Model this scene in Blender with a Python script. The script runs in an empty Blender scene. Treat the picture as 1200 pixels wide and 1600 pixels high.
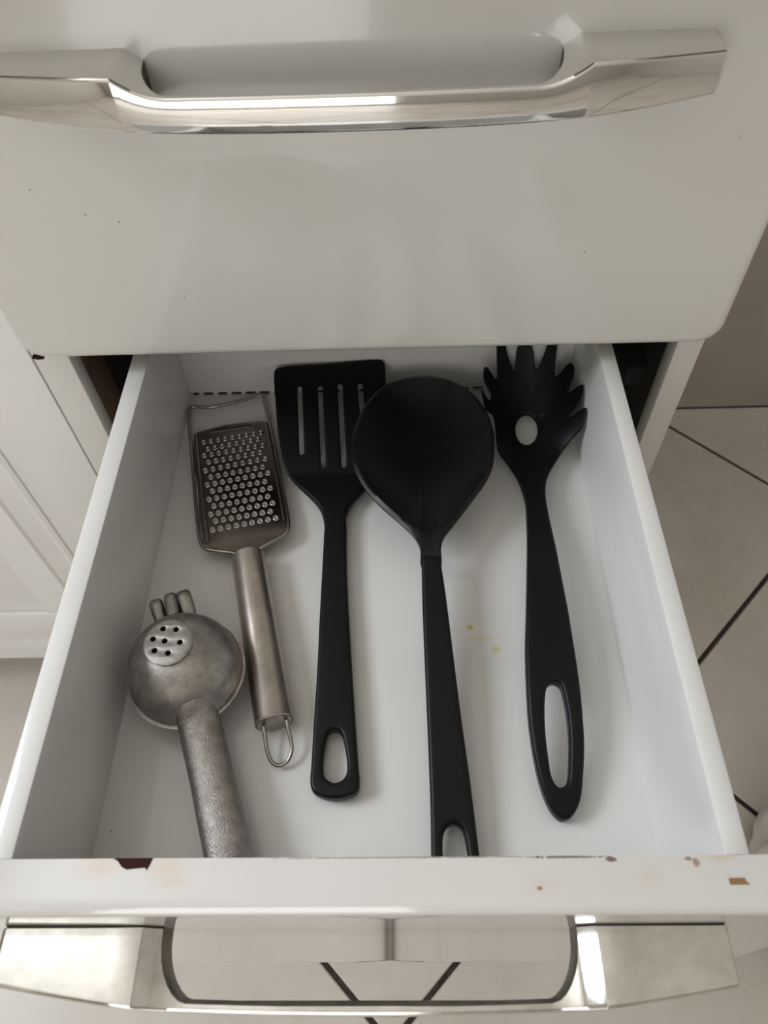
import bpy, bmesh, math, random
from mathutils import Vector, Matrix
random.seed(4)
C = bpy.context.scene.collection
SC = bpy.context.scene
Z0 = 0.5        # height of the open drawer's floor above the kitchen floor; all shapes below are in drawer coordinates

# ------------------------------------------------------------------ camera
cam_d = bpy.data.cameras.new('camera')
cam = bpy.data.objects.new('camera', cam_d); C.objects.link(cam)
cam_d.sensor_fit = 'VERTICAL'; cam_d.sensor_height = 36.0; cam_d.lens = 25.77
cam_d.clip_start = 0.01
AX, AU, AF = (0.999517, 0.000211, -0.031072), (0.018055, 0.809909, 0.586278), (-0.025289, 0.586556, -0.809514)
cam.matrix_world = Matrix(((AX[0], AU[0], -AF[0], 0.02014), (AX[1], AU[1], -AF[1], -0.45291),
                           (AX[2], AU[2], -AF[2], 0.44801 + Z0), (0, 0, 0, 1)))
cam_d.dof.use_dof = True; cam_d.dof.focus_distance = 0.50; cam_d.dof.aperture_fstop = 11.0
SC.camera = cam

# ------------------------------------------------------------------ world, daylight, exposure
world = bpy.data.worlds.new('world'); SC.world = world; world.use_nodes = True
world.node_tree.nodes['Background'].inputs[0].default_value = (0.80, 0.88, 1.0, 1)
world.node_tree.nodes['Background'].inputs[1].default_value = 1.0

def area(name, loc, target, sx, sy, power, col):
    d = bpy.data.lights.new(name, 'AREA'); d.shape = 'RECTANGLE'; d.size = sx; d.size_y = sy
    d.energy = power; d.color = col
    o = bpy.data.objects.new(name, d); C.objects.link(o); o.location = loc
    o.rotation_euler = (Vector(target) - Vector(loc)).to_track_quat('-Z', 'Y').to_euler()
    return o
# daylight coming in through the kitchen window (left wall) and added fill light at an unseen door behind the camera
area('window_daylight', (-1.365, -.22, 1.26 + Z0), (0.0, -.22, 1.26 + Z0), .78, .82, 27, (0.88, 0.94, 1.0))
area('front_fill', (-.475, -2.47, 1.02), (-.475, 0, 1.02), 1.05, 1.95, 17, (1.0, 0.96, 0.90))

SC.view_settings.view_transform = 'Standard'; SC.view_settings.look = 'None'
SC.view_settings.gamma = 1.0; SC.view_settings.exposure = 0.0; SC.view_settings.use_curve_mapping = False

# ------------------------------------------------------------------ helpers
ORG = {}
def place(o, parent=None, org=(0, 0, 0)):
    org = Vector(org); ORG[o.name] = org
    if parent is None: o.location = org + Vector((0, 0, Z0))
    else: o.parent = parent; o.location = org - ORG[parent.name]
    C.objects.link(o); return o
def thing(name, label, cat, org, group=None):
    o = bpy.data.objects.new(name, None); o.empty_display_size = 0.02
    o['label'] = label; o['category'] = cat
    if group: o['group'] = group
    return place(o, None, org)
def ob(name, me, mat, parent=None, sharp=35, org=(0, 0, 0), label=None, kind=None):
    if mat is not None and not me.materials: me.materials.append(mat)
    if sharp is not None:
        me.polygons.foreach_set('use_smooth', [True] * len(me.polygons))
        me.set_sharp_from_angle(angle=math.radians(sharp))
    o = bpy.data.objects.new(name, me)
    if label: o['label'] = label
    if kind: o['kind'] = kind
    return place(o, parent, org)
def pyd(verts, faces):
    me = bpy.data.meshes.new('m'); me.from_pydata([tuple(v) for v in verts], [], faces); me.validate(); 
    bm = bmesh.new(); bm.from_mesh(me); bmesh.ops.recalc_face_normals(bm, faces=bm.faces[:]); bm.to_mesh(me); bm.free()
    return me
def box_bm(bm, x0, x1, y0, y1, z0, z1, bev=0.0, seg=2):
    r = bmesh.ops.create_cube(bm, size=1.0)
    for v in r['verts']:
        v.co = Vector(((x0 + x1) / 2 + v.co.x * (x1 - x0), (y0 + y1) / 2 + v.co.y * (y1 - y0), (z0 + z1) / 2 + v.co.z * (z1 - z0)))
    if bev:
        es = list({e for v in r['verts'] for e in v.link_edges})
        bmesh.ops.bevel(bm, geom=es, offset=bev, segments=seg, profile=0.5, affect='EDGES')
def done(bm):
    me = bpy.data.meshes.new('m'); bmesh.ops.recalc_face_normals(bm, faces=bm.faces[:]); bm.to_mesh(me); bm.free(); return me
def box(name, x0, x1, y0, y1, z0, z1, mat, parent=None, bev=0.0015, **k):
    bm = bmesh.new(); box_bm(bm, x0, x1, y0, y1, z0, z1, bev); return ob(name, done(bm), mat, parent, **k)
def spline(pts, per=6, closed=True):
    """Catmull-Rom through the traced points"""
    n = len(pts); out = []
    P = [Vector(p) for p in pts]
    for i in range(n if closed else n - 1):
        if closed: a, b, c, d = P[i - 1], P[i], P[(i + 1) % n], P[(i + 2) % n]
        else: a, b, c, d = P[max(i - 1, 0)], P[i], P[i + 1], P[min(i + 2, n - 1)]
        t0 = 0.0; t1 = t0 + max((b - a).length, 1e-6) ** .5; t2 = t1 + max((c - b).length, 1e-6) ** .5; t3 = t2 + max((d - c).length, 1e-6) ** .5
        for k in range(per):
            t = t1 + (t2 - t1) * k / per
            A1 = a * ((t1 - t) / (t1 - t0)) + b * ((t - t0) / (t1 - t0)); A2 = b * ((t2 - t) / (t2 - t1)) + c * ((t - t1) / (t2 - t1))
            A3 = c * ((t3 - t) / (t3 - t2)) + d * ((t - t2) / (t3 - t2))
            B1 = A1 * ((t2 - t) / (t2 - t0)) + A2 * ((t - t0) / (t2 - t0)); B2 = A2 * ((t3 - t) / (t3 - t1)) + A3 * ((t - t1) / (t3 - t1))
            out.append(B1 * ((t2 - t) / (t2 - t1)) + B2 * ((t - t1) / (t2 - t1)))
    if not closed: out.append(P[-1])
    return out
def plate(outline, holes, thick, bevel, f, cut=0.006, seg=3, thin=None):
    """flat shape with holes, rounded rims, its top face lying on z = f(x, y)"""
    cu = bpy.data.curves.new('c', 'CURVE'); cu.dimensions = '2D'; cu.fill_mode = 'BOTH'
    cu.extrude = thick / 2 - bevel; cu.bevel_depth = bevel; cu.bevel_resolution = seg; cu.offset = -bevel
    for loop in [outline] + list(holes):
        sp = cu.splines.new('POLY'); sp.points.add(len(loop) - 1); sp.use_cyclic_u = True
        for p, q in zip(sp.points, loop): p.co = (q[0], q[1], 0, 1)
    o = bpy.data.objects.new('tmp', cu); C.objects.link(o)
    dg = bpy.context.evaluated_depsgraph_get(); dg.update()
    me = bpy.data.meshes.new_from_object(o.evaluated_get(dg))
    bpy.data.objects.remove(o); bpy.data.curves.remove(cu)
    bm = bmesh.new(); bm.from_mesh(me)
    bmesh.ops.remove_doubles(bm, verts=bm.verts[:], dist=1e-6)
    xs = [v.co.x for v in bm.verts]; ys = [v.co.y for v in bm.verts]
    if cut:
        for ax, lo, hi in ((0, min(xs), max(xs)), (1, min(ys), max(ys))):
            n = int((hi - lo) / cut)
            for i in range(1, n + 1):
                co = [0, 0, 0]; no = [0, 0, 0]; co[ax] = lo + i * (hi - lo) / (n + 1); no[ax] = 1
                bmesh.ops.bisect_plane(bm, geom=bm.verts[:] + bm.edges[:] + bm.faces[:], plane_co=co, plane_no=no, dist=1e-6)
    for v in bm.verts: v.co.z = f(v.co.x, v.co.y) - (thick / 2 - v.co.z) * (thin(v.co.x, v.co.y) if thin else 1)
    bm.to_mesh(me); bm.free(); me.materials.clear()
    return me
def split_y(me, y, keep_back):
    """the half of a mesh behind (or before) the plane y"""
    m2 = me.copy(); bm = bmesh.new(); bm.from_mesh(m2)
    bmesh.ops.bisect_plane(bm, geom=bm.verts[:] + bm.edges[:] + bm.faces[:], plane_co=(0, y, 0), plane_no=(0, 1, 0), clear_inner=keep_back, clear_outer=not keep_back, dist=1e-6)
    bm.to_mesh(m2); bm.free(); return m2
def smoothstep(a, b, t):
    t = min(1, max(0, (t - a) / (b - a))); return t * t * (3 - 2 * t)
def tube(pts, r, closed=False, res=8, per=5, smooth=True):
    P = spline(pts, per, closed) if smooth else [Vector(p) for p in pts]
    cu = bpy.data.curves.new('c', 'CURVE'); cu.dimensions = '3D'; cu.bevel_depth = r; cu.bevel_resolution = res // 2 - 1; cu.use_fill_caps = True
    sp = cu.splines.new('POLY'); sp.points.add(len(P) - 1); sp.use_cyclic_u = closed
    for p, q in zip(sp.points, P): p.co = (*q, 1)
    o = bpy.data.objects.new('tmp', cu); C.objects.link(o)
    dg = bpy.context.evaluated_depsgraph_get(); dg.update()
    me = bpy.data.meshes.new_from_object(o.evaluated_get(dg))
    bpy.data.objects.remove(o); bpy.data.curves.remove(cu); me.materials.clear()
    return me
def loft(rings, cap0=True, cap1=True, closed=True):
    n = len(rings[0]); v = [p for r in rings for p in r]; f = []
    for i in range(len(rings) - 1):
        for j in range(n if closed else n - 1):
            k = (j + 1) % n; f.append((i * n + j, i * n + k, (i + 1) * n + k, (i + 1) * n + j))
    if cap0: f.append(tuple(range(n - 1, -1, -1)))
    if cap1: f.append(tuple((len(rings) - 1) * n + j for j in range(n)))
    return pyd(v, f)
def rrect(x0, x1, z0, z1, r, n=6):
    out = []
    for cx, cz, a0 in ((x1 - r, z1 - r, 0), (x0 + r, z1 - r, 90), (x0 + r, z0 + r, 180), (x1 - r, z0 + r, 270)):
        for i in range(n + 1):
            a = math.radians(a0 + 90 * i / n); out.append((cx + r * math.cos(a), cz + r * math.sin(a)))
    return out
def pressed_panel(x0, x1, z0, z1, yb, yf, rc, re, n=6):
    """pressed sheet-steel drawer front: rounded corners, edges rolled back"""
    rings = []
    for y, ins in [(yb, 0.0)] + [(yf + re * (1 - math.sin(a)), re * (1 - math.cos(a))) for a in [math.pi / 2 * i / n for i in range(n + 1)]]:
        rings.append([Vector((x, y, z)) for x, z in rrect(x0 + ins, x1 - ins, z0 + ins, z1 - ins, rc - ins * .6)])
    return loft(rings)

# ------------------------------------------------------------------ materials
class NT:
    def __init__(s, name):
        s.m = bpy.data.materials.new(name); s.m.use_nodes = True; s.t = s.m.node_tree; s.n = s.t.nodes; s.l = s.t.links
        s.b = s.n['Principled BSDF']
        s.tc = s.n.new('ShaderNodeTexCoord')
    def set(s, **k):
        for a, v in k.items(): s.b.inputs[a.replace('_', ' ')].default_value = v
        return s
    def new(s, t, **k):
        n = s.n.new(t)
        for a, v in k.items(): setattr(n, a, v)
        return n
    def link(s, a, b): s.l.new(a, b)
    def noise(s, scale, detail=3, stretch=(1, 1, 1), rough=.5):
        mp = s.new('ShaderNodeMapping'); mp.inputs['Scale'].default_value = stretch
        s.link(s.tc.outputs['Object'], mp.inputs[0]); n = s.new('ShaderNodeTexNoise')
        n.inputs['Scale'].default_value = scale; n.inputs['Detail'].default_value = detail; n.inputs['Roughness'].default_value = rough
        s.link(mp.outputs[0], n.inputs['Vector']); return n.outputs['Fac']
    def ramp(s, fac, stops):
        r = s.new('ShaderNodeValToRGB'); e = r.color_ramp.elements
        while len(e) < len(stops): e.new(0.5)
        for el, (p, c) in zip(e, stops): el.position = p; el.color = (*c, 1) if len(c) == 3 else c
        s.link(fac, r.inputs[0]); return r.outputs[0]
    def mix(s, fac, a, b):
        m = s.new('ShaderNodeMix', data_type='RGBA')
        for sock, v in ((m.inputs[0], fac), (m.inputs[6], a), (m.inputs[7], b)):
            if isinstance(v, (tuple, list)): sock.default_value = (*v, 1)
            elif isinstance(v, float): sock.default_value = v
            else: s.link(v, sock)
        return m.outputs[2]
    def math(s, op, a, b=None, clamp=False):
        m = s.new('ShaderNodeMath', operation=op); m.use_clamp = clamp
        for i, v in enumerate((a, b)):
            if v is None: continue
            if isinstance(v, (int, float)): m.inputs[i].default_value = v
            else: s.link(v, m.inputs[i])
        return m.outputs[0]
    def spot(s, c, r, soft=.5, ragged=0.0, nscale=900):
        """1 inside an ellipse of radii r round the point c on the object, 0 outside"""
        v = s.new('ShaderNodeVectorMath', operation='SUBTRACT'); s.link(s.tc.outputs['Object'], v.inputs[0]); v.inputs[1].default_value = c
        d = s.new('ShaderNodeVectorMath', operation='DIVIDE'); s.link(v.outputs[0], d.inputs[0]); d.inputs[1].default_value = r
        le = s.new('ShaderNodeVectorMath', operation='LENGTH'); s.link(d.outputs[0], le.inputs[0]); out = le.outputs['Value']
        if ragged: out = s.math('ADD', out, s.math('MULTIPLY', s.math('SUBTRACT', s.noise(nscale, 3), .5), ragged))
        mr = s.new('ShaderNodeMapRange'); mr.interpolation_type = 'SMOOTHSTEP'; s.link(out, mr.inputs[0])
        mr.inputs[1].default_value = 1 + soft; mr.inputs[2].default_value = max(0.0, 1 - soft); mr.inputs[3].default_value = 0; mr.inputs[4].default_value = 1
        return mr.outputs[0]
    def color(s, c): s.link(c, s.b.inputs['Base Color']) if not isinstance(c, tuple) else s.set(Base_Color=(*c, 1)); return s
    def bump(s, h, strength=.2, dist=.001):
        b = s.new('ShaderNodeBump'); b.inputs['Strength'].default_value = strength; b.inputs['Distance'].default_value = dist
        s.link(h, b.inputs['Height']); s.link(b.outputs[0], s.b.inputs['Normal']); return s
    def rough(s, fac, lo, hi):
        mr = s.new('ShaderNodeMapRange'); s.link(fac, mr.inputs[0]); mr.inputs[3].default_value = lo; mr.inputs[4].default_value = hi
        s.link(mr.outputs[0], s.b.inputs['Roughness']); return s

def enamel(name, col, rough=.16, spots=(), specks=True, grime=.04, coat=.5):
    m = NT(name).set(Roughness=rough, Coat_Weight=coat, Coat_Roughness=.05)
    n = m.noise(9, 4); c = m.mix(n, tuple(x * (1 - grime) for x in col), tuple(min(1, x * (1 + grime)) for x in col))
    if specks:
        vo = m.new('ShaderNodeTexVoronoi'); vo.inputs['Scale'].default_value = 55; m.link(m.tc.outputs['Object'], vo.inputs['Vector'])
        k = m.math('LESS_THAN', vo.outputs['Distance'], .035)
        k = m.math('MULTIPLY', k, m.math('GREATER_THAN', m.noise(31, 2), .56))
        c = m.mix(m.math('MULTIPLY', k, .7), c, (.16, .13, .11))
    for cc, rr, colr, amt, soft, rag in spots:
        c = m.mix(m.math('MULTIPLY', m.spot(cc, rr, soft, rag), amt), c, colr)
    m.color(c); m.rough(m.noise(40, 3), rough * .85, rough * 1.25)
    return m.m
RUST, RUSTL, BROWN = (.30, .12, .035), (.62, .40, .20), (.035, .010, .008)
M = {}
M['enamel'] = enamel('white_enamel', (.65, .635, .595), .17)
zt = .093
M['cabinet_white_lit'] = enamel('lit_white_enamel', (.80, .79, .765), .15)  # lighter base colour carries the stronger light on the left cabinet
M['enamel_rust'] = enamel('worn_white_enamel', (.675, .655, .635), .10, [
    ((-.118, -.389, zt), (.008, .004, .004), RUSTL, .28, .9, 1.0), ((-.088, -.389, zt), (.007, .004, .004), RUSTL, .28, .9, 1.0),
    ((-.084, -.3955, zt), (.006, .002, .003), RUSTL, .25, .9, 1.2),
    ((.0766, -.3986, zt), (.0012, .0008, .002), RUST, .9, .4, .6), ((.078, -.397, zt), (.006, .003, .003), RUSTL, .15, .9, .8),
    ((.1093, -.3872, zt), (.0024, .0011, .002), (.12, .045, .02), .85, .3, 1.2), ((.1430, -.3872, zt), (.0016, .0009, .002), RUST, .8, .5, 1.4), ((.1462, -.3886, zt), (.0014, .0018, .002), RUST, .75, .5, 1.4),
    ((.157, -.3865, zt), (.006, .0015, .002), RUSTL, .3, .9, 1.0), ((.197, -.3962, zt), (.0008, .0008, .002), RUST, .7, .5, .5),
    ((.09, -.3862, zt), (.016, .0005, .002), (.10, .05, .03), .8, .3, 2.2), ((.02, -.386, zt), (.06, .0003, .002), (.14, .06, .03), .7, .3, 2.2),
    ((.125, -.394, zt), (.004, .003, .003), RUSTL, .18, .9, .8)], grime=.06, coat=1.0)
M['chip'] = NT('bare_brown_chip').set(Base_Color=(*BROWN, 1), Roughness=.8, Specular_IOR_Level=.15).m
M['rust'] = NT('rust').set(Base_Color=(.27, .15, .07, 1), Roughness=.8).m
M['drawer_white'] = enamel('drawer_white', (.72, .71, .695), .33, [
    ((.0645, -.2256, 0), (.0022, .0018, .003), (.62, .55, .14), 1.0, .6, .8), ((.0645, -.2258, 0), (.0007, .0007, .003), (.50, .42, .12), .8, .5, .3),
    ((.0803, -.2423, 0), (.0028, .0022, .003), (.66, .57, .28), .9, .8, .8), ((.072, -.234, 0), (.007, .0022, .003), (.67, .60, .38), .5, .9, 1.2),
    ((.055, -.228, 0), (.006, .001, .003), (.69, .64, .48), .3, .9, 1.0)], grime=.02)
def black(name, rough, val=.0035):
    m = NT(name).set(Base_Color=(val, val, val * 1.04, 1), Roughness=rough, Specular_IOR_Level=.22)
    m.bump(m.noise(900, 2), .05, .0004); return m.m
M['black'] = black('black_nylon', .46)
M['black_bowl'] = black('black_smooth_nylon', .36, .0035); M['black_bowl'].node_tree.nodes['Principled BSDF'].inputs['Specular IOR Level'].default_value = .34
M['black_satin'] = black('black_satin_nylon', .40, .0040)
def metal(name, col, rough, aniso=0, bumpamt=0, bscale=400, stretch=(1, 1, 1), rust=(), low=.82, cscale=70):
    m = NT(name).set(Metallic=1.0, Roughness=rough, Anisotropic=aniso)
    c = m.mix(m.ramp(m.noise(cscale, 6, rough=.65), [(.32, (0, 0, 0)), (.68, (1, 1, 1))]), tuple(x * low for x in col), tuple(x * (1 + (1 - low) * .4) for x in col))
    for cc, rr, amt in rust: c = m.mix(m.math('MULTIPLY', m.spot(cc, rr, .7, 1.0), amt), c, (.22, .08, .03))
    m.color(c); m.rough(m.noise(120, 3, stretch), rough * .8, rough * 1.25)
    if bumpamt: m.bump(m.noise(bscale, 4, stretch), bumpamt, .0006)
    return m.m
M['chrome'] = metal('chrome', (.84, .83, .81), .045, bumpamt=.012, bscale=30, low=.94, cscale=30)
M['chrome_dirty'] = metal('tarnished_chrome', (.80, .78, .74), .09, bumpamt=.03, bscale=60, low=.76, cscale=45)
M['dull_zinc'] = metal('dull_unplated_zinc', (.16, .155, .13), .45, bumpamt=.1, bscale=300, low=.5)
M['steel'] = metal('brushed_steel', (.56, .50, .45), .30, bumpamt=.05, bscale=220, stretch=(1, .12, 1),
                   rust=[((-.0755, -.255, .012), (.003, .03, .012), .6), ((-.063, -.300, .012), (.005, .003, .012), .8), ((-.052, -.2975, .012), (.004, .003, .012), .8)])
M['steel_plate'] = metal('grater_steel', (.17, .145, .125), .24)
M['tooth'] = metal('tooth_steel', (.44, .42, .40), .18)
M['wire'] = metal('wire_steel', (.36, .33, .30), .24)
M['cast'] = metal('cast_aluminium', (.41, .39, .365), .40, bumpamt=.22, bscale=600, low=.68, cscale=110)
M['cast_rough'] = metal('rough_cast_aluminium', (.37, .345, .32), .46, bumpamt=.75, bscale=900, low=.72, cscale=160)
M['dark'] = NT('dark_void').set(Base_Color=(.02, .018, .016, 1), Roughness=.9).m  # near-black base colour standing in for unlit space
m = NT('lit_panel_wood').set(Roughness=.6); m.color(m.ramp(m.noise(60, 4, (1, .1, 1)), [(.3, (.10, .065, .04)), (.7, (.17, .115, .075))])); M['wood'] = m.m  # brown of the side panel where light reaches it
m = NT('shaded_cabinet_inside').set(Roughness=.7); m.color(m.ramp(m.noise(8), [(0, (.022, .020, .018)), (1, (.04, .036, .032))])); M['inside'] = m.m  # near-black base colour holds the shade inside the cabinet
m = NT('beige_tile').set(Roughness=.30)
n1 = m.noise(5.5, 5, rough=.6); n2 = m.noise(38, 4)
c = m.ramp(n1, [(.30, (.56, .51, .45)), (.52, (.635, .59, .53)), (.72, (.68, .645, .59))])
m.color(m.mix(m.math('MULTIPLY', n2, .30), c, (.55, .50, .44))); m.rough(n1, .22, .36); m.bump(m.noise(25, 3), .06, .002); M['tile'] = m.m
m = NT('dark_grout').set(Roughness=.9); m.color(m.ramp(m.noise(160, 3), [(.3, (.022, .015, .011)), (.7, (.060, .045, .035))])); M['grout'] = m.m
m = NT('painted_wall').set(Roughness=.6); m.color(m.mix(m.noise(6), (.52, .49, .45), (.58, .55, .50))); m.bump(m.noise(70, 3), .05, .001); M['wall'] = m.m
m = NT('wall_tile').set(Roughness=.35); m.color(m.ramp(m.noise(5, 5), [(.3, (.30, .265, .225)), (.7, (.37, .33, .285))])); M['wall_tile'] = m.m
M['ceiling'] = NT('white_ceiling').set(Base_Color=(.80, .765, .70, 1), Roughness=.8).m
m = NT('stone_worktop').set(Roughness=.3); m.color(m.ramp(m.noise(130, 3), [(.35, (.20, .18, .165)), (.65, (.34, .31, .28))])); M['worktop'] = m.m
M['plastic_bag'] = NT('white_plastic').set(Base_Color=(.80, .78, .76, 1), Roughness=.35, Subsurface_Weight=.0).m
g = NT('window_glass').set(Base_Color=(1, 1, 1, 1), Roughness=0.0, Transmission_Weight=1.0, IOR=1.45); M['glass'] = g.m

# ------------------------------------------------------------------ the room (structure)
RX0, RX1, RY0, RY1, RZ0, RZ1 = -1.35, 1.45, -2.45, 0.4511, -0.5, 1.95
floor = box('floor', RX0, RX1, RY0, RY1, RZ0 - .08, RZ0 - .0025, M['grout'], bev=0, sharp=None, kind='structure')
def clip(poly, ax, lim, keep_less):
    out = []
    for i in range(len(poly)):
        a, b = poly[i], poly[(i + 1) % len(poly)]
        ia = (a[ax] <= lim) == keep_less; ib = (b[ax] <= lim) == keep_less
        if ia: out.append(a)
        if ia != ib:
            t = (lim - a[ax]) / (b[ax] - a[ax]); out.append((a[0] + t * (b[0] - a[0]), a[1] + t * (b[1] - a[1])))
    return out
PITCH, A0, B0, G = 0.6715, -0.4565, 0.452, 0.0062 * 1.4142     # diagonal tiles: joints at x+y = A0 + k*PITCH and x-y = B0 + k*PITCH
for i in range(-6, 7):
    for j in range(-6, 7):
        a0, a1 = A0 + i * PITCH + G / 2, A0 + (i + 1) * PITCH - G / 2
        b0, b1 = B0 + j * PITCH + G / 2, B0 + (j + 1) * PITCH - G / 2
        p = [((a + b) / 2, (a - b) / 2) for a, b in ((a0, b0), (a0, b1), (a1, b1), (a1, b0))]
        for ax, lim, less in ((0, RX1 - .003, True), (0, RX0 + .003, False), (1, RY1 - .006, True), (1, RY0 + .003, False)):
            if p: p = clip(p, ax, lim, less)
        if len(p) < 3: continue
        ar = abs(sum(p[k][0] * p[(k + 1) % len(p)][1] - p[(k + 1) % len(p)][0] * p[k][1] for k in range(len(p)))) / 2
        if ar < .002: continue
        dz = random.uniform(-.0004, .0004); cx = sum(q[0] for q in p) / len(p); cy = sum(q[1] for q in p) / len(p)
        rings = [[Vector((x, y, RZ0 - .006)) for x, y in p], [Vector((x, y, RZ0 - .0015 + dz)) for x, y in p],
                 [Vector((cx + (x - cx) * .994, cy + (y - cy) * .994, RZ0 + dz)) for x, y in p]]
        ob('tile', loft(rings), M['tile'], floor, sharp=20)
def wall_with_hole(name, axis, pos, thick, lo, hi, hole, mat):
    """axis 'x': wall in the plane x = pos; hole = (lo, hi, zlo, zhi)"""
    bm = bmesh.new(); a, b, z0, z1 = hole
    for (u0, u1, w0, w1) in ((lo, a, RZ0 - .08, RZ1), (b, hi, RZ0 - .08, RZ1), (a, b, RZ0 - .08, z0), (a, b, z1, RZ1)):
        if w1 - w0 < 1e-4: continue
        if axis == 'x': box_bm(bm, pos, pos + thick, u0, u1, w0, w1)
        else: box_bm(bm, u0, u1, pos, pos + thick, w0, w1)
    return ob(name, done(bm), mat, sharp=None, kind='structure')
WIN = (-.66, .22, .80, 1.72); DOOR = (-1.05, .10, RZ0, 1.55)
wall_with_hole('wall_left', 'x', RX0 - .14, .14, RY0 - .14, RY1 + .14, WIN, M['wall'])
wall_with_hole('wall_front', 'y', RY0 - .14, .14, RX0, RX1, DOOR, M['wall'])
box('wall_right', RX1, RX1 + .14, RY0 - .14, RY1 + .14, RZ0 - .08, RZ1, M['wall'], bev=0, sharp=None, kind='structure')
wb = box('wall_back', RX0, RX1, RY1, RY1 + .14, RZ0 - .08, RZ1, M['wall'], bev=0, sharp=None, kind='structure')
for k in range(5):                                                   # tall wall tiles standing on the floor joint
    x0 = RX0 + .003 + k * .5200
    box('tile', x0, x0 + .5170, RY1 - .005, RY1, RZ0 + .004, RZ0 + .90, M['wall_tile'], wb, bev=.001)
box('ceiling', RX0 - .14, RX1 + .14, RY0 - .14, RY1 + .14, RZ1, RZ1 + .1, M['ceiling'], bev=0, sharp=None, kind='structure')
def glazing(name, axis, pos, hole, bars):
    a, b, z0, z1 = hole; w = .05; bm = bmesh.new()
    def bx(u0, u1, w0, w1, d=.04):
        if axis == 'x': box_bm(bm, pos - d, pos, u0, u1, w0, w1)
        else: box_bm(bm, u0, u1, pos - d, pos, w0, w1)
    for r in ((a, a + w, z0, z1), (b - w, b, z0, z1), (a + w, b - w, z0, z0 + w), (a + w, b - w, z1 - w, z1)): bx(*r)
    for k in range(1, bars): u = a + (b - a) * k / bars; bx(u - w / 2, u + w / 2, z0 + w, z1 - w)
    fr = ob(name, done(bm), M['ceiling'], sharp=None, kind='structure')
    for k in range(bars):
        u0 = a + (b - a) * k / bars + .02; u1 = a + (b - a) * (k + 1) / bars - .02
        if axis == 'x': box('pane', pos - .023, pos - .018, u0, u1, z0 + .03, z1 - .03, M['glass'], fr, bev=0)
        else: box('pane', u0, u1, pos - .023, pos - .018, z0 + .03, z1 - .03, M['glass'], fr, bev=0)
glazing('window_1', 'x', RX0 - .09, WIN, 2)
glazing('door_1', 'y', RY0 - .09, DOOR, 2)  # unseen door, added round the frontal fill light

# ------------------------------------------------------------------ drawer cabinet carcass
YS = -.0522                                        # front plane of the face frame
XL0, XL1, XR0, XR1 = -.2452, -.2188, .2168, .2354  # left and right stiles
cab = thing('drawer_cabinet', 'white drawer cabinet with narrow face frame around the open drawer', 'cabinet', (0, .2, -.5))
box('stile', XL0, XL1, YS, YS + .0155, -.40, .345, M['enamel'], cab, bev=.0012)
box('stile', XR0, XR1, YS, YS + .0165, -.40, .345, M['enamel'], cab, bev=.0012)
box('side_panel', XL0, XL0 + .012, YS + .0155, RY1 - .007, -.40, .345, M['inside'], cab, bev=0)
box('side_panel', XR1 - .012, XR1, YS + .0165, RY1 - .007, -.40, .345, M['enamel'], cab, bev=0)
box('inner_shade_lining', XR1 - .0155, XR1 - .0122, YS + .018, RY1 - .03, -.39, .34, M['inside'], cab, bev=0)  # dark sheet for the shade inside the white side panel
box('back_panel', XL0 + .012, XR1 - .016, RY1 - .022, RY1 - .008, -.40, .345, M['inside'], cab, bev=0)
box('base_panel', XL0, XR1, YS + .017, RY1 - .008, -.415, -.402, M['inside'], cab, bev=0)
box('plinth', XL0 + .004, XR1 - .004, YS + .045, RY1 - .02, -.4995, -.4155, M['enamel'], cab, bev=0)
ob('front_panel', pressed_panel(-.236, .2335, -.395, -.156, YS - .001, YS - .019, .014, .0065), M['enamel'], cab, sharp=30)
box('inner_side_strip', XL0 + .0122, -.2235, -.03, .006, -.03, .076, M['wood'], cab, bev=.001, label='brown side panel strip with its light in the colour')  # lit front part of the side panel, its light put into brown
box('inner_side_strip', .205, XR1 - .0157, -.01, .38, .01, .03, M['dark'], cab, bev=.001)  # right drawer runner, in plain near-black
# worktop over both cabinets
wt = thing('worktop', 'grey speckled stone worktop above both white cabinets', 'worktop', (-.3, .2, .35))
box('slab', -1.0, .245, -.100, RY1 - .001, .3455, .380, M['worktop'], wt, bev=.003)

# ------------------------------------------------------------------ left neighbour cabinet
lc = thing('base_cabinet', 'white panelled base cabinet at left beside the drawer cabinet', 'cabinet', (-.6, .2, -.5))
box('carcass', -.99, XL0 - .001, YS + .02, RY1 - .007, -.41, .345, M['cabinet_white_lit'], lc, bev=.001)
d = box('door', -.985, XL0 - .0012, YS, YS + .019, -.2855, .340, M['cabinet_white_lit'], lc, bev=.0012)
def vstrip(name, prof, z0, z1, mat, parent):
    """a moulding: profile of (x, y) drawn up from z0 to z1"""
    return ob(name, loft([[Vector((x, y, z)) for x, y in prof] for z in (z0, z1)]), mat, parent, sharp=25)
vstrip('moulding', [(-.3135, YS + .001), (-.3145, YS - .0022), (-.3185, YS - .0038), (-.3225, YS - .0022), (-.3245, YS + .001)], -.2850, .335, M['cabinet_white_lit'], d)
vstrip('moulding', [(-.3445, YS + .001), (-.3475, YS - .0030), (-.385, YS - .0030), (-.389, YS + .001)], -.2850, .335, M['cabinet_white_lit'], d)
box('bottom_rail', -.985, XL0 - .0012, YS - .004, YS + .019, -.349, -.2865, M['cabinet_white_lit'], lc, bev=.002)
box('kick_board', -.985, XL0 - .0012, YS - .0015, YS + .019, -.409, -.3495, M['cabinet_white_lit'], lc, bev=.002)
box('plinth', -.985, XL0 - .004, YS + .08, RY1 - .02, -.4995, -.4105, M['cabinet_white_lit'], lc, bev=0)

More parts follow.
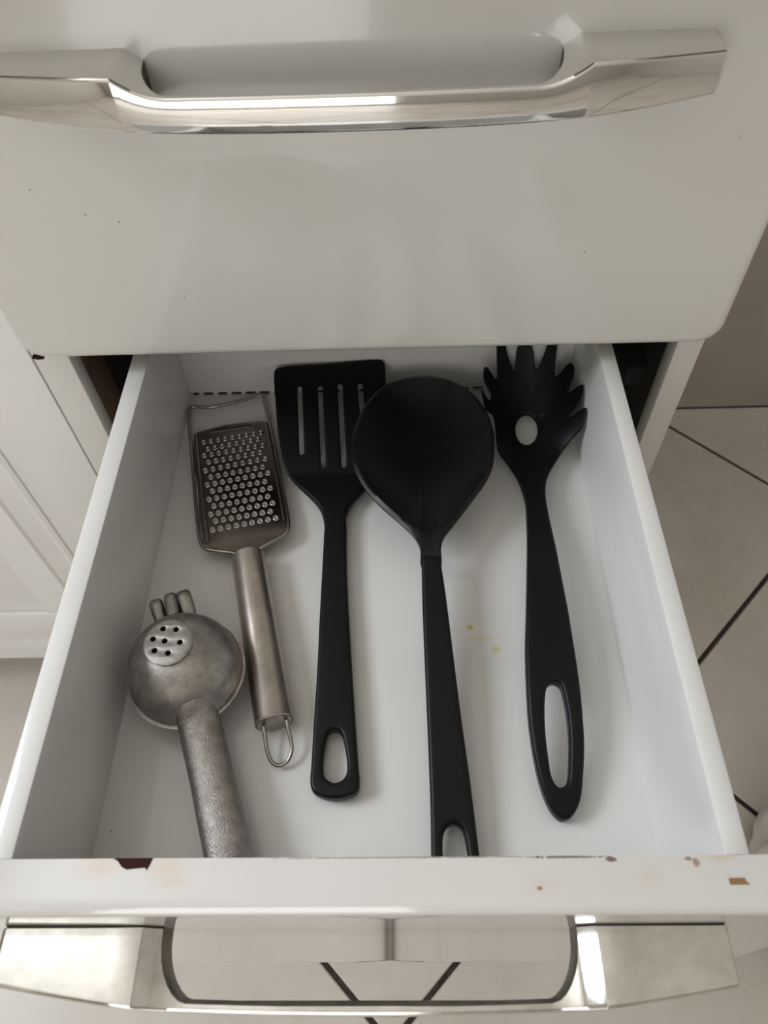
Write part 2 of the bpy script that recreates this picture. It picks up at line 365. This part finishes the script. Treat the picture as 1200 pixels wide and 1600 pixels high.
# ------------------------------------------------------------------ chrome bow handle (same casting on both drawers)
def bow_handle(ztop, yface, parent, mat, xoff=0.0):
    xs = sorted(set([-.1695, -.168, -.150, -.135, -.12, -.1081, -.1079, -.106, -.103, -.1005] + [-.0997 + .018 * (1 - math.cos(t)) for t in [math.pi / 2 * k / 8 for k in range(9)]]
                    + [-.08, -.06, -.04, -.02]))
    xs = xs + [0.0] + [-x for x in reversed(xs)]; xs[0] = -.1762; xs[1] = -.1742; xs[2] = -.160
    rings = []
    for x in xs:
        a = abs(x)
        fwd = .0345 - .0022 * (a / .108) ** 2 if a <= .108 else .0323 - .0083 * ((a - .108) / .062) ** 1.15
        zt_ = ztop if a > .108 else ztop - .0088 * (1 - (1 - min(1, (.108 - a) / .024)) ** 2)
        zb_ = ztop - .0262 + .0075 * (a / .17) ** 3
        if a >= .0997: bk = -.0014
        elif a <= .0817: bk = .0283 - .0105 * (.0817 / .17) ** 2.6 * 0
        else: bk = max(.0002, .0283 * math.sin(math.acos(min(1, max(-1, 1 - (.0997 - a) / .018)))))
        if x > .1685 or x < -.1750: fwd -= .0012; zt_ -= .0012; zb_ += .0012
        bk = min(bk, fwd - .0055)
        r = .0022
        pts = [(fwd - r + r * math.sin(t), zt_ - r + r * math.cos(t)) for t in [math.pi / 2 * k / 4 for k in range(5)]]
        pts += [(fwd - r + r * math.cos(t), zb_ + r - r * math.sin(t)) for t in [math.pi / 2 * k / 4 for k in range(5)]]
        q = .0008
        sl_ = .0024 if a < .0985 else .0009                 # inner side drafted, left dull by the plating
        pts += [(bk + q, zb_), (bk, zb_ + q), (bk, zt_ - .0050), (min(bk + sl_, fwd - .0035), zt_ - .0003), (min(bk + sl_ + .0004, fwd - .0031), zt_)]
        rings.append([Vector((x + xoff, yface - u, z)) for u, z in pts])
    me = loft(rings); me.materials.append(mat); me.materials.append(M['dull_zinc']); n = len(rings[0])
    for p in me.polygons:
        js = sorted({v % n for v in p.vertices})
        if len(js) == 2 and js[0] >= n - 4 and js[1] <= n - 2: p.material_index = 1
    return ob('handle', me, mat, parent, sharp=21)

# ------------------------------------------------------------------ closed upper drawer
up = thing('closed_drawer', 'closed white upper drawer with a broad plain front and chrome handle', 'drawer', (0, 0, .1065))
ob('front_panel', pressed_panel(-.2388, .2357, .1068, .345, YS - .0006, -.0722, .016, .0075), M['enamel'], up, sharp=30)
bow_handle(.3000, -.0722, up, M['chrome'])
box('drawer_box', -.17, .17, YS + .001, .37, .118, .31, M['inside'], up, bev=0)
v = [(-.2335, -.0700, .1086), (-.2300, -.0700, .1076), (-.2262, -.0690, .1070), (-.2265, -.0660, .1066), (-.2300, -.0660, .1071), (-.2340, -.0662, .1084)]
ob('chip', loft([[Vector(p) for p in v], [Vector((p[0], p[1] - .0006, p[2] - .0006)) for p in v]]), M['chip'], up, label='dark brown paint chip')

# ------------------------------------------------------------------ open drawer
dr = thing('open_drawer', 'pulled-out white kitchen drawer holding five utensils, rust spots on its front', 'drawer', (0, -.2, -.012))
XI0, XI1, XO0, XO1, H = -.16, .16, -.1739, .1723, .0900
box('bottom_panel', XI0 - .002, XI1 + .002, -.3850, .0002, -.006, 0, M['drawer_white'], dr, bev=0)
def side(xi, xo, name='side_panel'):
    s = 1 if xi > 0 else -1
    pr = [(xi, -.006), (xi, .028), (xi + s * .0004, .030), (xi + s * .0004, .058), (xi + s * .0008, .060), (xi + s * .0008, H - .0018), (xi + s * .0012, H - .0005), (xi + s * .0026, H),
          (xo - s * .0022, H), (xo - s * .0005, H - .0006), (xo, H - .002), (xo, -.006)]
    ob(name, loft([[Vector((x, y, z)) for x, z in pr] for y in (-.3850, .010)]), M['drawer_white'], dr, sharp=30)
side(XI0, XO0); side(XI1, XO1)
bm = bmesh.new()                                                        # rear sheet with the row of slots punched along its foot
box_bm(bm, XI0 - .001, XI1 + .001, 0, .004, .0028, .088)
x = XI0 - .001; first = True
while x < XI1:
    x1 = min(x + (.0018 if first else .0036), XI1 + .001); box_bm(bm, x, x1, 0.0003, .004, -.004, .0028); x = x1 + (.0060 if first else .0086); first = False
ob('back_panel', done(bm), M['drawer_white'], dr, sharp=None)
box('slot_shade_sheet', XI0 + .002, XI1 - .002, .0065, .0085, -.010, .012, M['dark'], dr, bev=0)  # dark sheet painted in for the shade behind the slots
def dished(me, z0, k1, k2, yf):
    """the sheet front is very slightly hollow from top to bottom"""
    bm = bmesh.new(); bm.from_mesh(me)
    zs = [v.co.z for v in bm.verts]
    for i in range(1, 30):
        bmesh.ops.bisect_plane(bm, geom=bm.verts[:] + bm.edges[:] + bm.faces[:], plane_co=(0, 0, min(zs) + (max(zs) - min(zs)) * i / 30), plane_no=(0, 0, 1), dist=1e-6)
    for v in bm.verts:
        if v.co.y < yf + .008 and v.co.z < .088: t = max(0, v.co.z - z0); v.co.y += max(0, k1 * t - k2 * t * t)
    bm.to_mesh(me); bm.free(); return me
fp = ob('front_panel', dished(pressed_panel(-.2390, .2365, -.1430, .0930, -.3857, -.4085, .014, .0065), -.143, .025, .1023, -.4085), M['enamel_rust'], dr, sharp=30)
def flat_chip(pts, z, mat, parent, name='rust_chip', t=.00025, label=None):
    return ob(name, loft([[Vector((x, y, z - .0004)) for x, y in pts], [Vector((x, y, z + t)) for x, y in pts]]), mat, parent, sharp=None, label=label)
flat_chip([(-.1128, -.3856), (-.0948, -.3856), (-.0958, -.3884), (-.0968, -.3907), (-.0976, -.3896), (-.1010, -.3898), (-.1060, -.3903), (-.1082, -.3893), (-.1106, -.3868)], .0930, M['chip'], fp, label='dark brown chip in the paint')
flat_chip([(.1585, -.3950), (.1655, -.3950), (.1656, -.3963), (.1672, -.3976), (.1586, -.3976)], .0930, M['rust'], fp, label='small rusty rectangular scar')
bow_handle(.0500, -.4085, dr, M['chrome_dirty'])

# ------------------------------------------------------------------ utensils
SP_BLADE = [(-0.0366,-0.1804),(-0.0374,-0.1458),(-0.0409,-0.1318),(-0.0476,-0.1222),(-0.0617,-0.1072),(-0.0699,-0.0938),(-0.0761,-0.0684),(-0.0803,-0.0347),(-0.0825,-0.0115),(-0.0816,-0.0079),(-0.078,-0.0057),(-0.0372,-0.0032),(0.0031,-0.0007),(0.0062,-0.0019),(0.0078,-0.0055),(0.0086,-0.0237),(0.0089,-0.0465),(0.0077,-0.0703),(0.0036,-0.0938),(-0.0032,-0.1086),(-0.0094,-0.117),(-0.0173,-0.1265),(-0.0217,-0.1381),(-0.0222,-0.1535),(-0.0199,-0.1807)]
SP_HANDLE = [(-0.0374,-0.1458),(-0.0366,-0.1697),(-0.0367,-0.2221),(-0.0363,-0.2605),(-0.0365,-0.2935),(-0.0366,-0.3175),(-0.0362,-0.3322),(-0.0337,-0.3358),(-0.0277,-0.3384),(-0.0217,-0.3391),(-0.0155,-0.3381),(-0.0097,-0.3357),(-0.0079,-0.3321),(-0.0089,-0.3178),(-0.0116,-0.2873),(-0.015,-0.247),(-0.0184,-0.2023),(-0.0203,-0.17),(-0.0224,-0.1461)]
SP_HOLE = [(-0.0234,-0.2984),(-0.0272,-0.3003),(-0.0288,-0.3069),(-0.0295,-0.3231),(-0.0274,-0.3279),(-0.0221,-0.3302),(-0.0173,-0.328),(-0.0152,-0.3229),(-0.0176,-0.307),(-0.0198,-0.3004)]
LA_RIM = [(0.0323,-0.1939),(0.0318,-0.1829),(0.0277,-0.1731),(0.0191,-0.1629),(0.0041,-0.1473),(-0.0078,-0.1305),(-0.0151,-0.1126),(-0.0174,-0.0941),(-0.0155,-0.075),(-0.0076,-0.0504),(0.0073,-0.0298),(0.0236,-0.0216),(0.0416,-0.02),(0.0582,-0.0242),(0.0741,-0.0369),(0.0858,-0.06),(0.0897,-0.0818),(0.0889,-0.097),(0.0859,-0.1152),(0.0791,-0.1303),(0.0666,-0.1486),(0.0556,-0.1637),(0.0477,-0.1749),(0.0456,-0.1832),(0.0451,-0.1941)]
LA_HANDLE_L = [(0.0318,-0.1829),(0.0323,-0.1934),(0.032,-0.2205),(0.0322,-0.2541),(0.0326,-0.2915),(0.0329,-0.326),(0.0329,-0.3472),(0.0324,-0.3706)]
LA_HANDLE_R = [(0.0456,-0.1832),(0.0449,-0.1894),(0.0472,-0.2136),(0.0497,-0.2481),(0.0517,-0.277),(0.0537,-0.3034),(0.0559,-0.3283),(0.0576,-0.3527),(0.0589,-0.3707)]
LA_HOLE = [(0.0455,-0.3539),(0.0415,-0.3556),(0.0395,-0.3598),(0.0389,-0.3706),(0.0526,-0.3707),(0.0506,-0.3576),(0.0486,-0.355)]
SV_HEAD = [(0.1025,-0.1933),(0.1094,-0.1394),(0.1089,-0.1256),(0.1065,-0.1108),(0.1004,-0.0938),(0.0943,-0.0829),(0.0933,-0.0663),(0.0923,-0.0526),(0.0862,-0.0535),(0.0838,-0.0440),(0.0832,-0.0399),(0.0897,-0.0428),(0.0918,-0.0354),(0.0858,-0.0304),(0.0864,-0.0234),(0.0898,-0.0215),(0.097,-0.0241),(0.0968,-0.0060),(0.0985,-0.0020),(0.1030,-0.0020),(0.1058,-0.0075),(0.1112,-0.0145),(0.1122,-0.0144),(0.1132,-0.0060),(0.1155,-0.0018),(0.1245,-0.0018),(0.1270,-0.0060),(0.1291,-0.0148),(0.1301,-0.015),(0.1362,-0.0070),(0.1385,-0.0035),(0.1425,-0.0040),(0.1442,-0.0090),(0.1434,-0.0247),(0.1515,-0.0233),(0.1538,-0.0255),(0.1553,-0.0301),(0.1544,-0.0354),(0.151,-0.0423),(0.1572,-0.0444),(0.1591,-0.047),(0.1591,-0.051),(0.157,-0.0582),(0.1501,-0.0637),(0.1564,-0.0646),(0.1591,-0.0671),(0.1593,-0.0711),(0.1571,-0.0766),(0.1528,-0.0783),(0.1453,-0.0836),(0.1352,-0.098),(0.1281,-0.1128),(0.1247,-0.1287),(0.124,-0.1486),(0.1241,-0.1938)]
SV_HOLE = [(0.1288,-0.0579),(0.1281,-0.0619),(0.1268,-0.0656),(0.1251,-0.0686),(0.123,-0.071),(0.1207,-0.0726),(0.1183,-0.0732),(0.1161,-0.0728),(0.1141,-0.0714),(0.1125,-0.069),(0.1114,-0.0658),(0.1109,-0.0619),(0.1111,-0.0575),(0.1119,-0.0529),(0.1132,-0.0489),(0.115,-0.0456),(0.1171,-0.0432),(0.1194,-0.0418),(0.1217,-0.0414),(0.124,-0.042),(0.126,-0.0437),(0.1275,-0.0463),(0.1286,-0.0496),(0.129,-0.0536)]
SV_HANDLE = [(0.1037,-0.1829),(0.0982,-0.2296),(0.095,-0.2561),(0.0929,-0.2928),(0.0941,-0.3174),(0.0966,-0.3334),(0.1006,-0.3447),(0.1051,-0.3503),(0.1078,-0.3513),(0.1123,-0.3497),(0.1178,-0.3422),(0.1211,-0.3293),(0.124,-0.3111),(0.125,-0.2932),(0.1254,-0.2668),(0.1251,-0.2435),(0.1247,-0.2148),(0.1243,-0.1833),(0.124,-0.1486),(0.1094,-0.1394)]
SV_HHOLE = [(0.11,-0.2754),(0.1063,-0.2773),(0.1042,-0.2826),(0.1022,-0.2987),(0.1022,-0.3175),(0.1035,-0.3301),(0.1067,-0.3345),(0.1112,-0.3329),(0.1147,-0.3176),(0.1161,-0.2989),(0.1151,-0.2839),(0.1136,-0.2774)]
GR_WIRE = [(-0.0988,-0.1719),(-0.112,-0.1694),(-0.1215,-0.1669),(-0.125,-0.1623),(-0.1287,-0.1511),(-0.1421,-0.0942),(-0.1575,-0.025),(-0.1589,-0.0203),(-0.156,-0.018),(-0.1391,-0.0186),(-0.1218,-0.0136),(-0.1008,-0.0062),(-0.097,-0.0063),(-0.0953,-0.012),(-0.0873,-0.0425),(-0.0736,-0.0993),(-0.0631,-0.1473),(-0.064,-0.1531),(-0.0673,-0.1571),(-0.0828,-0.1683)]
GR_PLATE = [(-0.1201,-0.1612),(-0.1331,-0.1096),(-0.1472,-0.0511),(-0.1405,-0.0469),(-0.1325,-0.0441),(-0.123,-0.0407),(-0.1131,-0.0387),(-0.1021,-0.0375),(-0.092,-0.0378),(-0.0911,-0.0409),(-0.078,-0.0945),(-0.0662,-0.1436),(-0.0672,-0.1537),(-0.0848,-0.1671),(-0.0989,-0.1713),(-0.1187,-0.1641)]

# slotted spatula
fsp = lambda x, y: .012 + max(0, y + .1) * .25
sp = thing('slotted_spatula', 'black slotted spatula lying between the grater and the round ladle', 'spatula', (-.035, -.18, 0))
def slot(a, b, w):
    a = Vector(a); b = Vector(b); d = (b - a).normalized(); n = Vector((-d.y, d.x)); out = []
    for c, t0 in ((a, 90), (b, 270)):
        for k in range(7):
            t = math.radians(t0 - 90 + 180 * k / 6); out.append(c + n * (math.cos(t) * w * (-1 if 0 else 1)) + d * (-math.sin(t) * w if c is a else -math.sin(t) * w))
    return out
slots = [slot(a, b, .0019) for a, b in (((-.0611, -.0245), (-.0572, -.0815)), ((-.0445, -.0250), (-.0402, -.0930)), ((-.0285, -.0230), (-.0244, -.0928)), ((-.0123, -.0232), (-.0077, -.083)))]
whole = plate(spline(SP_BLADE[2:-2] + [(-.0210, -.1461)] + SP_HANDLE[::-1][1:-2] + [(-.0370, -.1560), (-.0372, -.1461)], 4), slots + [spline(SP_HOLE, 4)], .0100, .0022, fsp, cut=.008,
              thin=lambda x, y: .95 - .67 * smoothstep(-.150, -.095, y))
ob('blade', split_y(whole, -.1461, True), M['black'], sp, sharp=40)
ob('handle', split_y(whole, -.1461, False), M['black_satin'], sp, sharp=40)

# round ladle
fla = lambda x, y: .037 if y > -.14 else .037 + (y + .14) * .1
la = thing('ladle', 'large black round ladle with tapering handle, overlapping the slotted spatula', 'ladle', (.04, -.18, 0))
rim = spline(LA_RIM, 4)
cc = Vector((.0362, -.0905)); D = .0200
def lring(s, dz, grow=0.0, under=False):
    out = []
    for p in rim:
        q = Vector((p[0], p[1])); r = q - cc; n_ = r.normalized(); w = cc + r * s + n_ * grow
        nk = 1 - smoothstep(-.16, -.185, p[1])              # the lip dies away towards the neck
        d = min((w - Vector((o_[0], o_[1]))).length for o_ in rim if not (o_[1] < -.189 and .0330 < o_[0] < .0445)) if s < .999 else 0.0
        e = max(0, d - .0030 - .004 * (1 - nk))
        z = -D * (1 - (1 - min(1, e / .050)) ** 2.2) + dz * (nk if not under else 1)
        if not under and d < .0031: z -= .0016 * nk * (1 - d / .0031)
        z -= .0032 * smoothstep(-.1875, -.1915, w.y)
        out.append(Vector((w.x, w.y, fla(w.x, w.y) + z)))
    return out
T1 = (.03, .15, .3, .45, .58, .69, .78, .85, .90, .935, .945, .955, .975, 1.0)
prof = [lring(s_, -.0026, -.0012 * s_, True) for s_ in T1[:10]] + [lring(1.0, -.0042, -.0014, True), lring(1.0, -.0034, 0, True), lring(1.0, -.0010, 0)] + [lring(s_, 0.0) for s_ in T1[::-1]]
ob('bowl', loft(prof), M['black_bowl'], la, sharp=50)
lo = LA_HANDLE_L + [(.0324, -.3770), (.0345, -.3822), (.0395, -.3842), (.0460, -.3846), (.0525, -.3842), (.0575, -.3822), (.0596, -.3770)] + LA_HANDLE_R[::-1]
lo = [(.0350, -.1815), (.0327, -.1840)] + lo[1:-1] + [(.0446, -.1840), (.0424, -.1815)]
lh = LA_HOLE[:4] + [(.0395, -.3735), (.0425, -.3755), (.0460, -.3760), (.0495, -.3755), (.0524, -.3735)] + LA_HOLE[4:]
ob('handle', plate(spline(lo, 4), [spline(lh, 4)], .0100, .0022, lambda x, y: fla(x, y) + .0002 - .0034 * smoothstep(-.1895, -.1855, y), cut=.004), M['black_satin'], la, sharp=40)

# spaghetti server
hc = (.12082, -.05430)
HP = [(-.36, .009), (-.3515, .011), (-.32, .018), (-.28, .026), (-.23, .030), (-.18, .028), (-.13, .021), (-.09, .014), (-.06, .012), (1, .012)]
def fsv(x, y):
    dx = x - hc[0]; dy = y - hc[1]
    w = 1 / (1 + math.exp(-(dy + .028) / .007)); h = .009
    for (a, p), (b, q) in zip(HP, HP[1:]):
        if a <= y <= b: h = p + (q - p) * (y - a) / (b - a)
    return h * (1 - w) + (.010 + (.034 if dx > 0 else .025) * (abs(dx) / .036) ** 2 + .03 * max(0, dy / .045) ** 2) * w
sv = thing('spaghetti_server', 'black toothed spaghetti server with an oval hole, beside the right drawer wall', 'server', (.112, -.18, 0))
hl = [(min(x, .1592), min(y, -.0008)) for x, y in SV_HEAD[1:-1]]
whole = plate(spline(hl + SV_HANDLE[::-1][2:-1], 3), [SV_HOLE[::-1], spline(SV_HHOLE, 4)], .0100, .0022, fsv, cut=.005, thin=lambda x, y: .95 - .58 * smoothstep(-.150, -.085, y))
ob('head', split_y(whole, -.146, True), M['black'], sv, sharp=50)
ob('handle', split_y(whole, -.146, False), M['black_satin'], sv, sharp=40)

# hand grater
fgr = lambda x, y: .013 - .06 * (y + .17)
gr = thing('hand_grater', 'narrow steel hand grater with wire frame and tubular handle', 'grater', (-.1, -.17, 0))
W = [(max(x, -.1582), y, max(fgr(x, y), .0022)) for x, y in GR_WIRE]
ob('wire_frame', tube([(-.0925, -.176, .0128)] + W + [(-.0890, -.176, .0128)], .00150, False, 8, 4), M['wire'], gr, sharp=60)
GP = [(x + (-.0015 - .0022 * smoothstep(-.04, -.15, y) if x < -.1045 - .27 * (y + .1) else .0017) * (1 if y > -.164 else .35), y) for x, y in GR_PLATE]
sl = slot((-.1345, -.0487), (-.1040, -.0428), .0011)
pl = ob('grating_plate', plate(spline(GP, 2), [sl], .0012, .0004, lambda x, y: fgr(x, y) + .0004, cut=0, seg=1), M['steel_plate'], gr, sharp=40)
for s_ in ([(-.1201, -.1612), (-.1331, -.1096), (-.1469, -.0511)], [(-.0664, -.1436), (-.0781, -.0945), (-.0912, -.0409)]):
    ob('folded_edge', tube([(x, y, fgr(x, y) + .0009) for x, y in s_], .0009, False, 6, 3), M['wire'], pl, sharp=60)
def tooth_mesh():
    n = 12; prof = [(.0026, 0), (.0023, .0008), (.0017, .0013), (.0011, .0014), (.0009, .0010), (.0008, .0002)]
    return loft([[Vector((r * math.cos(2 * math.pi * k / n), r * math.sin(2 * math.pi * k / n), z + (.0006 * math.sin(2 * math.pi * k / n) * (z > .0008)))) for k in range(n)] for r, z in prof], False, True)
tm = tooth_mesh(); tm.materials.append(M['tooth'])
ROWS = [(-.1391, -.0610, -.0940, -.0513, 9), (-.1346, -.0685, -.0956, -.0588, 8), (-.1363, -.0757, -.0910, -.0657, 9), (-.1318, -.0830, -.0920, -.0736, 8),
        (-.1328, -.0919, -.0875, -.0803, 9), (-.1275, -.0989, -.0884, -.0893, 8), (-.1290, -.1069, -.0835, -.0957, 9), (-.1241, -.1131, -.0850, -.1044, 8),
        (-.1254, -.1215, -.0801, -.1112, 9), (-.1208, -.1280, -.0811, -.1196, 8), (-.1218, -.1361, -.0768, -.1262, 9), (-.1173, -.1424, -.0778, -.1342, 8),
        (-.1182, -.1508, -.0731, -.1406, 9)]
tm.polygons.foreach_set('use_smooth', [True] * len(tm.polygons))
for x0, y0, x1, y1, n in ROWS:
    for k in range(n):
        x = x0 + (x1 - x0) * k / (n - 1); y = y0 + (y1 - y0) * k / (n - 1)
        o = bpy.data.objects.new('tooth', tm); place(o, pl, (x, y, fgr(x, y) + .0003)); o.rotation_euler = (-.06, 0, .22)
a, b = Vector((-.0896, -.1743, .0128)), Vector((-.0602, -.2947, .0126))
def along(a, b, prof, n=32, sq=1.0):
    d = (b - a).normalized(); u = Vector((0, 0, 1)); w = d.cross(u).normalized(); u = w.cross(d)
    L = (b - a).length; rings = []
    for t, r in prof:
        rings.append([a + d * (t * L) + w * (r * math.cos(2 * math.pi * k / n)) + u * (r * sq * math.sin(2 * math.pi * k / n)) for k in range(n)])
    return loft(rings)
hd = ob('handle', along(a, b, [(0, .0100), (0, .0113), (.004, .0119), (.5, .0120), (.990, .0121), (.996, .0124), (1.0, .0122), (1.0, .0116), (.992, .0114)], 40), M['steel'], gr, sharp=35)
ob('end_cap', along(a, b, [(.985, .0100), (.9925, .0113), (1.001, .0110), (1.003, .0098)], 32), M['wire'], hd, sharp=35)
LP = [(-.0680, -.2925), (-.0661, -.3006), (-.0639, -.3108), (-.0607, -.3166), (-.0564, -.3182), (-.0517, -.3159), (-.0493, -.3091), (-.0523, -.2964), (-.0532, -.2920)]
ob('hanging_loop', tube([(x, y, .0126 - max(0, -.2925 - y) * .30) for x, y in LP], .00125, False, 8, 5), M['wire'], gr, sharp=60)

# cast citrus squeezer
sq = thing('citrus_squeezer', 'dull cast-metal citrus squeezer with a perforated dome, in the left front corner', 'squeezer', (-.117, -.27, 0))
CX, CY, R = -.1165, -.2645, .0345
ad = Vector((-.34, .94, 0)).normalized(); pd = Vector((ad.y, -ad.x, 0))
def P(s, t, z): return Vector((CX, CY, 0)) + ad * s + pd * t + Vector((0, 0, z))
HS = Vector((-.0040, .0042, 0))                     # the perforated flat leans towards the hinge
N = 64
def dring(r, z, z0=.026, z1=.0555):
    k = max(0, (z - z0) / (z1 - z0)) ** 1.6
    c = Vector((CX, CY, z)) + HS * k
    return [c + Vector((r * math.cos(2 * math.pi * j / N), r * math.sin(2 * math.pi * j / N), 0)) for j in range(N)]
prof = [(R, .0225), (R + .0006, .0235), (R + .0006, .0258), (R - .0002, .0272)]
for k in range(1, 12):
    t = math.radians(90 * k / 14); prof.append(((R - .0005) * math.cos(t) ** .92, .027 + .0275 * math.sin(t)))
prof += [(.0150, .0549), (.0143, .0554), (.0138, .0555), (.0138, .0525)]
dm = ob('perforated_dome', loft([dring(r, z) for r, z in prof], False, False), M['cast'], sq, sharp=50)
dc = Vector((CX, CY, 0)) + HS
circ = lambda x, y, r, n: [(x + r * math.cos(2 * math.pi * k / n), y + r * math.sin(2 * math.pi * k / n)) for k in range(n)]
ob('strainer_plate', plate(circ(dc.x, dc.y, .0139, 44), [circ(hx, hy, .0017, 12) for hx, hy in ((-.1246, -.2519), (-.1166, -.2525), (-.1294, -.2586), (-.1222, -.2600), (-.1129, -.2609), (-.1271, -.2661), (-.1188, -.2678))],
                           .0030, .0003, lambda x, y: .0556, cut=0, seg=1), M['cast'], dm, sharp=40)
# lower cup
prof = [(.004, .0005), (.012, .0012), (.021, .0045), (.028, .0105), (.0325, .0175), (.0350, .0205), (.0364, .0212), (.0366, .0226), (.034, .0230), (.030, .0224), (.024, .012), (.004, .006)]
ob('lower_cup', loft([[Vector((CX + r * math.cos(2 * math.pi * j / N), CY - .0006 + r * math.sin(2 * math.pi * j / N), z)) for j in range(N)] for r, z in prof]), M['cast'], sq, sharp=50)
# handles: rounded bars from the dome and from the cup
def bar(path, name):
    rings = []
    for i, (c_, w, zb, ztp) in enumerate(path):
        c_ = Vector((c_[0], c_[1], 0)); q = path[min(i + 1, len(path) - 1)][0]; p_ = path[max(i - 1, 0)][0]
        d_ = Vector((q[0] - p_[0], q[1] - p_[1], 0)).normalized(); n_ = Vector((-d_.y, d_.x, 0)); ring = []
        for k in range(24):
            t = 2 * math.pi * k / 24; ct, st = math.cos(t), math.sin(t)
            e = .95 if st > 0 else .5
            ring.append(c_ + n_ * (w / 2 * math.copysign(abs(ct) ** .8, ct)) + Vector((0, 0, (zb + ztp) / 2 + (ztp - zb) / 2 * math.copysign(abs(st) ** e, st))))
        rings.append(ring)
    return ob(name, loft(rings), M['cast_rough'], sq, sharp=60)
bar([((-.1100, -.2810), .0180, .026, .0440), ((-.1078, -.2870), .0232, .016, .0425), ((-.1060, -.2920), .0246, .012, .0395), ((-.1047, -.2955), .0250, .011, .0362), ((-.1033, -.2992), .0252, .010, .0336), ((-.1015, -.3045), .0254, .010, .0318), ((-.0993, -.3105), .0254, .010, .0308), ((-.0947, -.3228), .0252, .010, .0300),
     ((-.0898, -.3362), .0252, .010, .0300), ((-.0850, -.3495), .0256, .010, .0300), ((-.0766, -.3728), .0256, .010, .0300), ((-.0752, -.3765), .0235, .012, .0285), ((-.0745, -.3785), .0150, .015, .0255)], 'upper_handle')
bar([((-.1065, -.2890), .0180, .004, .0180), ((-.1030, -.2990), .0190, .001, .0130), ((-.0947, -.3228), .0190, .0005, .0105), ((-.0850, -.3495), .0190, .0005, .0105), ((-.0760, -.3745), .0190, .0005, .0105), ((-.0751, -.3770), .0160, .0015, .0095)], 'lower_handle')
def knuckle(cx, cy, z, r, w, foot, name):
    """rounded eye of the hinge with the short arm joining it to its cup"""
    c_ = Vector((cx, cy, z)); f_ = Vector(foot); rings = []; n = 20
    out = []
    dirv = (f_ - c_); dl = dirv.normalized(); side_ = pd; up_ = side_.cross(dl)
    for k in range(15):
        t = math.radians(-90 + 180 * k / 14) ; out.append(c_ - dl * (r * math.cos(t)) + up_ * (r * math.sin(t)))
    out += [f_ + up_ * r * .95, f_ - up_ * r * .95]
    for off, sc in ((-w / 2, .55), (-w / 2 + .0006, .80), (-w / 2 + .0022, 1.0), (w / 2 - .0022, 1.0), (w / 2 - .0006, .80), (w / 2, .55)):
        m_ = sum(out, Vector()) / len(out); rings.append([m_ + (p_ - m_) * sc + side_ * off for p_ in out])
    return ob(name, loft(rings), M['cast'], sq, sharp=50)
kz = .0280
KN = [(-.1405, -.2236), (-.1318, -.2198), (-.1238, -.2172)]
knuckle(KN[0][0], KN[0][1], kz, .0068, .0084, (-.1360, -.2345, .0205), 'hinge_knuckle')
knuckle(KN[2][0], KN[2][1], kz, .0068, .0092, (-.1190, -.2300, .0205), 'hinge_knuckle')
knuckle(KN[1][0], KN[1][1], kz + .001, .0068, .0082, (-.1275, -.2325, .0300), 'hinge_knuckle')
pa = Vector((*KN[0], kz)) - pd * .0040; pb = Vector((*KN[2], kz)) + pd * .0045
ob('hinge_pin', along(pa, pb, [(0, .0012), (.01, .0020), (.99, .0020), (1, .0012)], 14), M['cast'], sq, sharp=40)

# ------------------------------------------------------------------ crumpled white bag on the floor, right edge
bm = bmesh.new(); bmesh.ops.create_icosphere(bm, subdivisions=5, radius=1.0)
rnd = random.Random(7)
ph = [(rnd.uniform(4, 9), rnd.uniform(0, 6), Vector((rnd.uniform(-1, 1), rnd.uniform(-1, 1), rnd.uniform(-1, 1))).normalized()) for _ in range(11)]
for v_ in bm.verts:
    n_ = v_.co.normalized(); k = 1 + sum(.05 * abs(math.sin(f_ * n_.dot(d_) + o_)) for f_, o_, d_ in ph) - .2
    v_.co = Vector((.468 + n_.x * .060 * k, -.322 + n_.y * .085 * k, max(-.4996, -.452 + n_.z * .060 * k)))
bg = ob('plastic_bag', done(bm), M['plastic_bag'], None, sharp=40); bg['label'] = 'crumpled white bag on the floor right of the open drawer'; bg['category'] = 'bag'
